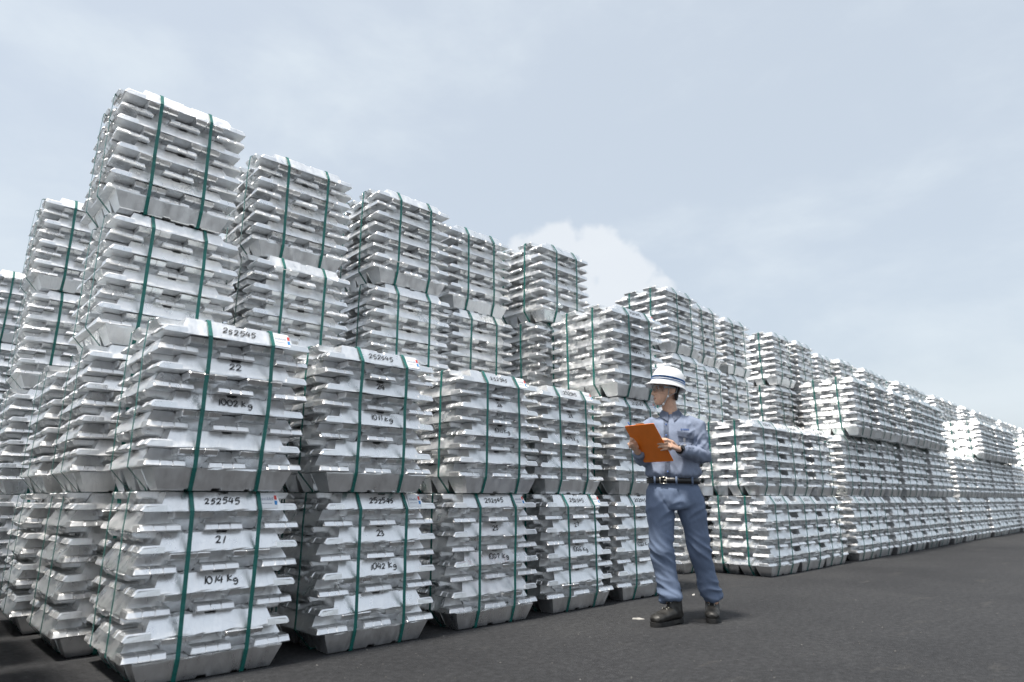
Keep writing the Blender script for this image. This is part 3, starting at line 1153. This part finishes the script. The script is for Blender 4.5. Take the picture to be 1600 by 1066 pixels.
        return link_obj(name, bm_mesh(name, b, mat), shirt)

    patch('pocket', [(.012, 1.135), (.112, 1.140), (.112, 1.245), (.010, 1.258)], SHIRT, lift=.002)
    patch('pocket_flap', [(.008, 1.228), (.114, 1.205), (.118, 1.245), (.004, 1.262)], SHIRT, lift=.0065, thick=.003)
    patch('placket', [(-.094, .945), (-.058, .945), (-.052, 1.37), (-.084, 1.37)], SHIRT, nu=3, nv=26, lift=.0025)
    patch('shirt_tape', [(.042, 1.150), (.056, 1.150), (.056, 1.212), (.042, 1.215)], TAPE, nu=2, nv=6, lift=.0055, thick=.001)
    for x0 in (.030, .046, .060, .074):
        patch('embroidery', [(x0, 1.268), (x0 + .010, 1.268), (x0 + .010, 1.278), (x0, 1.280)], THREAD, nu=1, nv=1, lift=.003, thick=.001)
    for z in (.985, 1.07, 1.155, 1.235, 1.31):
        c = on(-.072 + (z - 1.1) * .02, z, .006)
        b = bmesh.new(); ball(b, c, (.0062, .0028, .0062), None, 10)
        link_obj('button', bm_mesh('button', b, THREAD, True), shirt)
    # cuffs
    for w, e, rr in ((wrR, elR, .040), (wrL, elL, .041)):
        b = bmesh.new()
        tube(b, [w.lerp(e, .30), w.lerp(e, .16), w.lerp(e, .07)], [rr + .0045, rr + .0035, rr + .001], 18)
        link_obj('cuff', bm_mesh('cuff', b, SHIRT, True), shirt)

    # ---- trousers ----------------------------------------------------------
    bm = bmesh.new()
    tube(bm, [(-.044, .052, .935), (-.044, .052, .90), (-.045, .052, .85), (-.047, .052, .79), (-.048, .052, .74)],
         [(.166, .112), (.170, .116), (.184, .124), (.190, .126), (.178, .115)], 28)
    tube(bm, [hpL + Vector((-.003, 0, -.02)), hpL.lerp(knL, .3) + Vector((-.004, -.008, 0)), hpL.lerp(knL, .65), knL + Vector((0, -.004, 0)), knL.lerp(anL, .35) + Vector((0, .012, 0)), knL.lerp(anL, .7) + Vector((0, .008, 0)), anL + Vector((-.006, -.002, .046))],
         [.096, .092, .080, .071, .068, .067, .068], 22)
    tube(bm, [hpR + Vector((0, 0, -.02)), hpR.lerp(knR, .3) + Vector((0, -.008, 0)), hpR.lerp(knR, .65), knR + Vector((0, -.004, 0)), knR.lerp(anR, .35) + Vector((0, .012, 0)), knR.lerp(anR, .7) + Vector((0, .006, 0)), anR + Vector((-.002, -.002, .040))],
         [.094, .090, .078, .069, .064, .061, .058], 22)

    def pants_fold(p, n):
        k = min(1, max(0, (.90 - p.z) / .04))
        d = .006 * ridge((p.x + p.z * .35, p.y, p.z), (10, 7, 2.0), 2.2) + .002 * ridge((p.x + p.z * .5, p.y, p.z), (24, 16, 5), 4.4)
        d += gauss(p.z - .17, .11) * .016 * ridge((p.x, p.y, p.z + p.x * .5), (7, 7, 22), 6.1)
        d += gauss(p.z - .46, .10) * .013 * ridge((p.x, p.y, p.z + p.x * .9), (7, 6, 17), 8.3)
        d += gauss(p.z - .75, .10) * .012 * ridge((p.x - p.z * .9, p.y, p.z), (13, 8, 9), 0.7)
        d *= k
        return d

    pants = link_obj('trousers', blob(bm, 'trousers', .0065, 4, PANTS, pants_fold), root)
    for side_x, seg in ((1, [(.124, .88), (.138, .80)]),):
        pass
    # belt with buckle and loops
    b = bmesh.new()
    bz = .925
    prev = None
    ring0 = None
    for k in range(49):
        q = 2 * math.pi * k / 48
        ct, st = math.cos(q), math.sin(q)
        row = []
        for dz, dr in ((-.019, .0), (-.019, .004), (.019, .004), (.019, .0)):
            row.append(b.verts.new((-.043 + (.181 + dr) * ct, .050 + (.127 + dr) * st, bz + dz - .004 * ct)))
        if prev:
            for i in range(4):
                b.faces.new((prev[i], prev[(i + 1) % 4], row[(i + 1) % 4], row[i]))
        prev = row
    bmesh.ops.remove_doubles(b, verts=b.verts, dist=.0001)
    belt = link_obj('belt', bm_mesh('belt', b, BELTM, True), root)

    def belt_pt(x, out):
        ct = (x + .043) / .185
        st = -math.sqrt(max(0, 1 - ct * ct))
        return Vector((x + out * ct, .050 + (.131 + out) * st, bz - .004 * ct))

    b = bmesh.new()
    c0, c1 = belt_pt(-.128, .004), belt_pt(-.086, .004)
    zz = Vector((0, 0, .021))
    for p, q in ((c0 - zz, c1 - zz), (c1 - zz, c1 + zz), (c1 + zz, c0 + zz), (c0 + zz, c0 - zz), ((c0 + c1) / 2, c1)):
        tube(b, [p, q], [.0034, .0034], 8)
    link_obj('buckle', bm_mesh('buckle', b, METAL, True), belt)
    for x in (-.165, -.020, .085):
        c = belt_pt(x, .003)
        b = bmesh.new()
        tube(b, [c - Vector((0, 0, .027)), c + Vector((0, 0, .027))], [(.007, .003)] * 2, 8)
        link_obj('belt_loop', bm_mesh('belt_loop', b, PANTS, True), pants)

    # ---- boots --------------------------------------------------------------
    def boot(ankle, heading):
        M = Matrix.Translation((ankle.x, ankle.y, 0)) @ Matrix.Rotation(heading, 4, 'Z')     # toe towards -y
        bm = bmesh.new()
        tube(bm, [(0, .014, .235), (0, .012, .13), (0, .010, .085), (0, .005, .05)], [(.047, .056), (.045, .054), (.046, .060), (.044, .066)], 18, M)
        tube(bm, [(0, .062, .055), (0, .02, .066), (0, -.04, .070), (0, -.09, .062), (0, -.14, .054), (0, -.180, .046), (0, -.203, .040)],
             [(.034, .030), (.042, .040), (.044, .042), (.047, .036), (.051, .031), (.046, .026), (.026, .015)], 18, M, up=(0, 0, 1))
        tube(bm, [(0, -.03, .105), (0, -.01, .17)], [(.026, .014), (.026, .010)], 10, M)
        o = link_obj('boot', blob(bm, 'boot', .005, 3, LEATHER, lambda p, n: .002 * ridge(p, (22, 22, 30), 2.0)), root)
        b = bmesh.new()
        outl = []
        for k in range(36):
            q = 2 * math.pi * k / 36
            y = -.068 + .144 * math.sin(q)
            t = (y + .212) / .288
            w = .053 * (1 - .20 * gauss(t - .42, .16)) * (1 - .16 * t)
            cx = math.copysign(abs(math.cos(q)) ** .62, math.cos(q))
            outl.append((w * cx, y))
        lo = [b.verts.new(M @ Vector((x * .97, y, .001 if (y < -.03 or y > .015) else .010))) for x, y in outl]
        m1 = [b.verts.new(M @ Vector((x, y, .014))) for x, y in outl]
        hi = [b.verts.new(M @ Vector((x, y, .030))) for x, y in outl]
        for A, B in ((lo, m1), (m1, hi)):
            for k in range(36):
                b.faces.new((A[k], A[(k + 1) % 36], B[(k + 1) % 36], B[k]))
        b.faces.new(lo[::-1]); b.faces.new(hi)
        link_obj('sole', bm_mesh('sole', b, RUBBER), o)
        bvb = BVHTree.FromPolygons([v.co.copy() for v in o.data.vertices], [tuple(p.vertices) for p in o.data.polygons])
        for i, (y, z) in enumerate(((-.088, .105), (-.066, .118), (-.052, .136), (-.046, .156))):
            pr = []
            for sx in (-1, 1):
                p = M @ Vector((sx * .019, y, z))
                h = bvb.find_nearest(p)
                q = h[0] + h[1] * .002
                pr.append(q)
                b = bmesh.new(); ball(b, q, .0042, None, 8)
                link_obj('eyelet', bm_mesh('eyelet', b, METAL, True), o)
            mid = bvb.find_nearest((pr[0] + pr[1]) / 2)
            b = bmesh.new(); tube(b, [pr[0], mid[0] + mid[1] * .003, pr[1]], [.0024] * 3, 6)
            link_obj('lace', bm_mesh('lace', b, BELTM, True), o)

    boot(Vector((-.088, -.052, 0)), math.atan2(-.165, .20))
    boot(Vector((.170, .215, 0)), R(-4))

    # ---- helmet -------------------------------------------------------------
    HH = H @ Matrix.Translation((0, .006, .030)) @ Matrix.Rotation(R(-9), 4, 'X')
    prof = [(0, .150), (.03, .1475), (.06, .138), (.082, .122), (.097, .098), (.105, .070), (.109, .040), (.112, .018), (.114, .008)]
    b = bmesh.new()

    def hp(q, r, z):
        ct, st = math.cos(q), math.sin(q)
        return Vector((r * .985 * ct, r * 1.13 * st, z))

    nseg = 48
    rings = []
    for r, z in prof[1:]:
        rings.append([b.verts.new(HH @ hp(2 * math.pi * k / nseg, r, z)) for k in range(nseg)])
    # brim: short all round, a peak in front (-y)
    for w, dz in ((.5, -.004), (1.0, -.013), (1.0, -.018)):
        ring = []
        for k in range(nseg):
            q = 2 * math.pi * k / nseg
            fr = max(0, -math.sin(q))
            ext = (.006 + .026 * fr ** 2.2) * w
            ring.append(b.verts.new(HH @ hp(q, .114 + ext, .008 + dz - .010 * fr * w)))
        rings.append(ring)
    for r, z in ((.106, .004), (.100, .05), (.070, .115)):
        rings.append([b.verts.new(HH @ hp(2 * math.pi * k / nseg, r, z)) for k in range(nseg)])
    for A, B in zip(rings, rings[1:]):
        for k in range(nseg):
            b.faces.new((A[k], A[(k + 1) % nseg], B[(k + 1) % nseg], B[k]))
    top = b.verts.new(HH @ Vector((0, 0, .150)))
    for k in range(nseg):
        b.faces.new((rings[0][(k + 1) % nseg], rings[0][k], top))
    itop = b.verts.new(HH @ Vector((0, 0, .128)))
    for k in range(nseg):
        b.faces.new((rings[-1][k], rings[-1][(k + 1) % nseg], itop))
    helmet = link_obj('helmet', bm_mesh('helmet', b, HELM, True), root)
    for z0, z1 in ((.0430, .0560), (.0290, .0350)):
        b = bmesh.new()

        def rad(z):
            for (r0, a0), (r1, a1) in zip(prof, prof[1:]):
                if a1 <= z <= a0:
                    return r0 + (r1 - r0) * (a0 - z) / (a0 - a1)
            return .114
        A = [b.verts.new(HH @ hp(2 * math.pi * k / nseg, rad(z0) + .0025, z0)) for k in range(nseg)]
        B = [b.verts.new(HH @ hp(2 * math.pi * k / nseg, rad(z1) + .0025, z1)) for k in range(nseg)]
        for k in range(nseg):
            b.faces.new((A[k], A[(k + 1) % nseg], B[(k + 1) % nseg], B[k]))
        bmesh.ops.solidify(b, geom=b.faces[:], thickness=-.0006)
        link_obj('stripe', bm_mesh('stripe', b, HSTRIPE, True), helmet)
    # chin strap
    for s in (-1, 1):
        b = bmesh.new()
        tube(b, [(s * .080, -.014, .030), (s * .079, -.016, -.010), (s * .070, -.020, -.048), (s * .046, -.034, -.092), (s * .012, -.046, -.117)], [(.0065, .0018)] * 5, 8, H)
        link_obj('chin_strap', bm_mesh('chin_strap', b, WEB, True), helmet)
        b = bmesh.new()
        tube(b, [(s * .083, .048, .024), (s * .079, .040, -.020), (s * .071, -.018, -.052)], [(.0055, .0018)] * 3, 8, H)
        link_obj('chin_strap', bm_mesh('chin_strap', b, WEB, True), helmet)
        b = bmesh.new(); ball(b, (s * .0725, -.020, -.052), (.005, .008, .008), H, 10)
        link_obj('strap_adjuster', bm_mesh('strap_adjuster', b, WHITEP, True), helmet)
    b = bmesh.new(); ball(b, (.036, -.040, -.104), (.013, .007, .010), H, 12)
    link_obj('strap_buckle', bm_mesh('strap_buckle', b, WHITEP, True), helmet)

    # ---- clear safety glasses ----------------------------------------------
    b = bmesh.new()
    A, B = [], []
    for k in range(25):
        q = R(-160 + 140 * k / 24)
        x, y = .078 * math.cos(q), -.012 + .098 * math.sin(q)
        nose = .018 * gauss(x, .012)
        A.append(b.verts.new(H @ Vector((x, y, .028)))); B.append(b.verts.new(H @ Vector((x * .98, y * .99, -.020 + nose))))
    for k in range(24):
        b.faces.new((A[k], A[k + 1], B[k + 1], B[k]))
    bmesh.ops.solidify(b, geom=b.faces[:], thickness=.0015)
    gl = link_obj('safety_glasses', bm_mesh('safety_glasses', b, LENS, True), root)
    for s in (-1, 1):
        b = bmesh.new()
        tube(b, [(s * .074, -.046, .012), (s * .080, -.01, .014), (s * .080, .035, .010)], [(.0022, .006)] * 3, 8, H, up=(0, 0, 1))
        link_obj('temple_arm', bm_mesh('temple_arm', b, WEB, True), gl)
    b = bmesh.new()
    tube(b, [H @ Vector((.079 * math.cos(R(-160 + 140 * k / 16)), -.012 + .099 * math.sin(R(-160 + 140 * k / 16)), .029)) for k in range(17)], [.0022] * 17, 6)
    link_obj('frame_bar', bm_mesh('frame_bar', b, WEB, True), gl)

    # ---- watch ---------------------------------------------------------------
    ax = (elR - wrR).normalized()
    b = bmesh.new()
    c = wrR + ax * .002
    tube(b, [c - ax * .010, c + ax * .010], [(.0305, .0255)] * 2, 20)
    w = link_obj('wristwatch', bm_mesh('wristwatch', b, WATCHM, True), root)
    b = bmesh.new()
    nrm = Vector((-.35, -.85, .2)); nrm = (nrm - ax * nrm.dot(ax)).normalized()
    tube(b, [c + nrm * .024, c + nrm * .036], [.0185, .017], 18)
    link_obj('watch_face', bm_mesh('watch_face', b, WATCHM), w)
    return root


worker()


def clipboard():
    """orange board tipped towards the reader: its outer face shows"""
    root = empty('clipboard', (4.027, 2.522, 0.0), R(-57.95))
    tag(root, 'orange clipboard held in both hands by the worker', 'clipboard')
    tl = Vector((-.342, -.283, 1.284)); s = Vector((.200, -.133, 0)); l = Vector((.113, .168, -.236))
    n = s.cross(l).normalized()
    if n.y > 0:
        n = -n                                           # outer side, towards the camera

    def slab(name, a0, a1, b0, b1, d0, d1, mat, parent, rnd=.03):
        b = bmesh.new()
        pts = []
        for (ca, cb, q0) in ((a1, b1, 0), (a0, b1, 90), (a0, b0, 180), (a1, b0, 270)):
            for k in range(4):
                q = R(q0 + 30 * k)
                ra, rb = rnd, rnd * .7
                oa = ca - ra * (1 if ca == a1 else -1); ob = cb - rb * (1 if cb == b1 else -1)
                pts.append(tl + s * (oa + ra * math.cos(q)) + l * (ob + rb * math.sin(q)))
        lo = [b.verts.new(p + n * d0) for p in pts]
        hi = [b.verts.new(p + n * d1) for p in pts]
        b.faces.new(lo[::-1]); b.faces.new(hi)
        m = len(pts)
        for k in range(m):
            b.faces.new((lo[k], lo[(k + 1) % m], hi[(k + 1) % m], hi[k]))
        return link_obj(name, bm_mesh(name, b, mat), parent)

    slab('board', 0, 1, 0, 1, -.002, .002, ORANGE, root)
    slab('paper_sheet', .06, .94, .05, .97, -.0035, -.0025, SHEET, root, .01)
    c = slab('metal_clip', .28, .72, .015, .075, -.011, -.004, METAL, root, .02)
    slab('clip_lever', .36, .64, -.012, .03, -.016, -.0115, METAL, c, .02)
    pen = empty('pen', (4.027, 2.522, 0.0), R(-57.95))
    tag(pen, 'white pen in the hand at the left edge of the clipboard', 'pen')
    b = bmesh.new()
    p0, p1 = Vector((-.262, -.226, 1.190)), Vector((-.318, -.268, 1.312))
    tube(b, [p0, p0.lerp(p1, .12), p0.lerp(p1, .8)], [.001, .0042, .0042], 10)
    link_obj('barrel', bm_mesh('barrel', b, WHITEP, True), pen)
    b = bmesh.new()
    tube(b, [p0.lerp(p1, .8), p1], [.0046, .0046], 10)
    link_obj('cap', bm_mesh('cap', b, THREAD, True), pen)


clipboard()


# ------------------------------------------------------------------ small things on the asphalt
STONE = simple('loose_stone', (0.085, 0.084, 0.082), 0.9, nscale=3, namp=0.6)
SCRAPM = simple('pale_scrap', (0.55, 0.53, 0.50), 0.7, nscale=60, namp=0.2)


def gravel():
    rng = random.Random(77)
    vs, fs = [], []
    for _ in range(1700):
        d = rng.random() ** 1.5 * 9 + 1.6
        a = R(rng.uniform(5, 88))
        x, y = d * math.cos(a), d * math.sin(a)
        if y > 3.32:
            continue
        r = rng.choice((.002, .0025, .003, .004, .006)) * rng.uniform(.7, 1.3)
        k = len(vs)
        q = rng.uniform(0, 6.28)
        for i in range(4):
            w = q + i * 1.57 + rng.uniform(-.4, .4)
            vs.append((x + r * math.cos(w), y + r * math.sin(w), .0005))
        vs.append((x + rng.uniform(-.4, .4) * r, y + rng.uniform(-.4, .4) * r, r * rng.uniform(.6, 1.1)))
        for i in range(4):
            fs.append((k + i, k + (i + 1) % 4, k + 4))
    o = link_obj('loose_gravel', pydata('loose_gravel', vs, fs, STONE))
    tag(o, 'tiny loose stones scattered over the asphalt', 'gravel', kind='stuff')


gravel()


def scrap(x, y, l, w, rot, label):
    rng = random.Random(int(x * 100))
    b = bmesh.new()
    pts = []
    for k in range(9):
        q = 2 * math.pi * k / 9
        pts.append((l * math.cos(q) * rng.uniform(.75, 1.1), w * math.sin(q) * rng.uniform(.7, 1.15)))
    lo = [b.verts.new((p[0], p[1], .001)) for p in pts]
    hi = [b.verts.new((p[0] * .9, p[1] * .85, .004 + rng.uniform(0, .007))) for p in pts]
    b.faces.new(lo[::-1])
    c = b.verts.new((0, 0, .009))
    for k in range(9):
        b.faces.new((lo[k], lo[(k + 1) % 9], hi[(k + 1) % 9], hi[k]))
        b.faces.new((hi[k], hi[(k + 1) % 9], c))
    o = link_obj('scrap', bm_mesh('scrap', b, SCRAPM))
    o.location = (x, y, 0)
    o.rotation_euler = (0, 0, R(rot))
    tag(o, label, 'scrap')


scrap(3.90, 2.83, .045, .018, -50, 'flat pale scrap on the asphalt just left of the worker')
scrap(5.19, 3.18, .030, .012, 20, 'pale chip on the asphalt between and behind the boots')
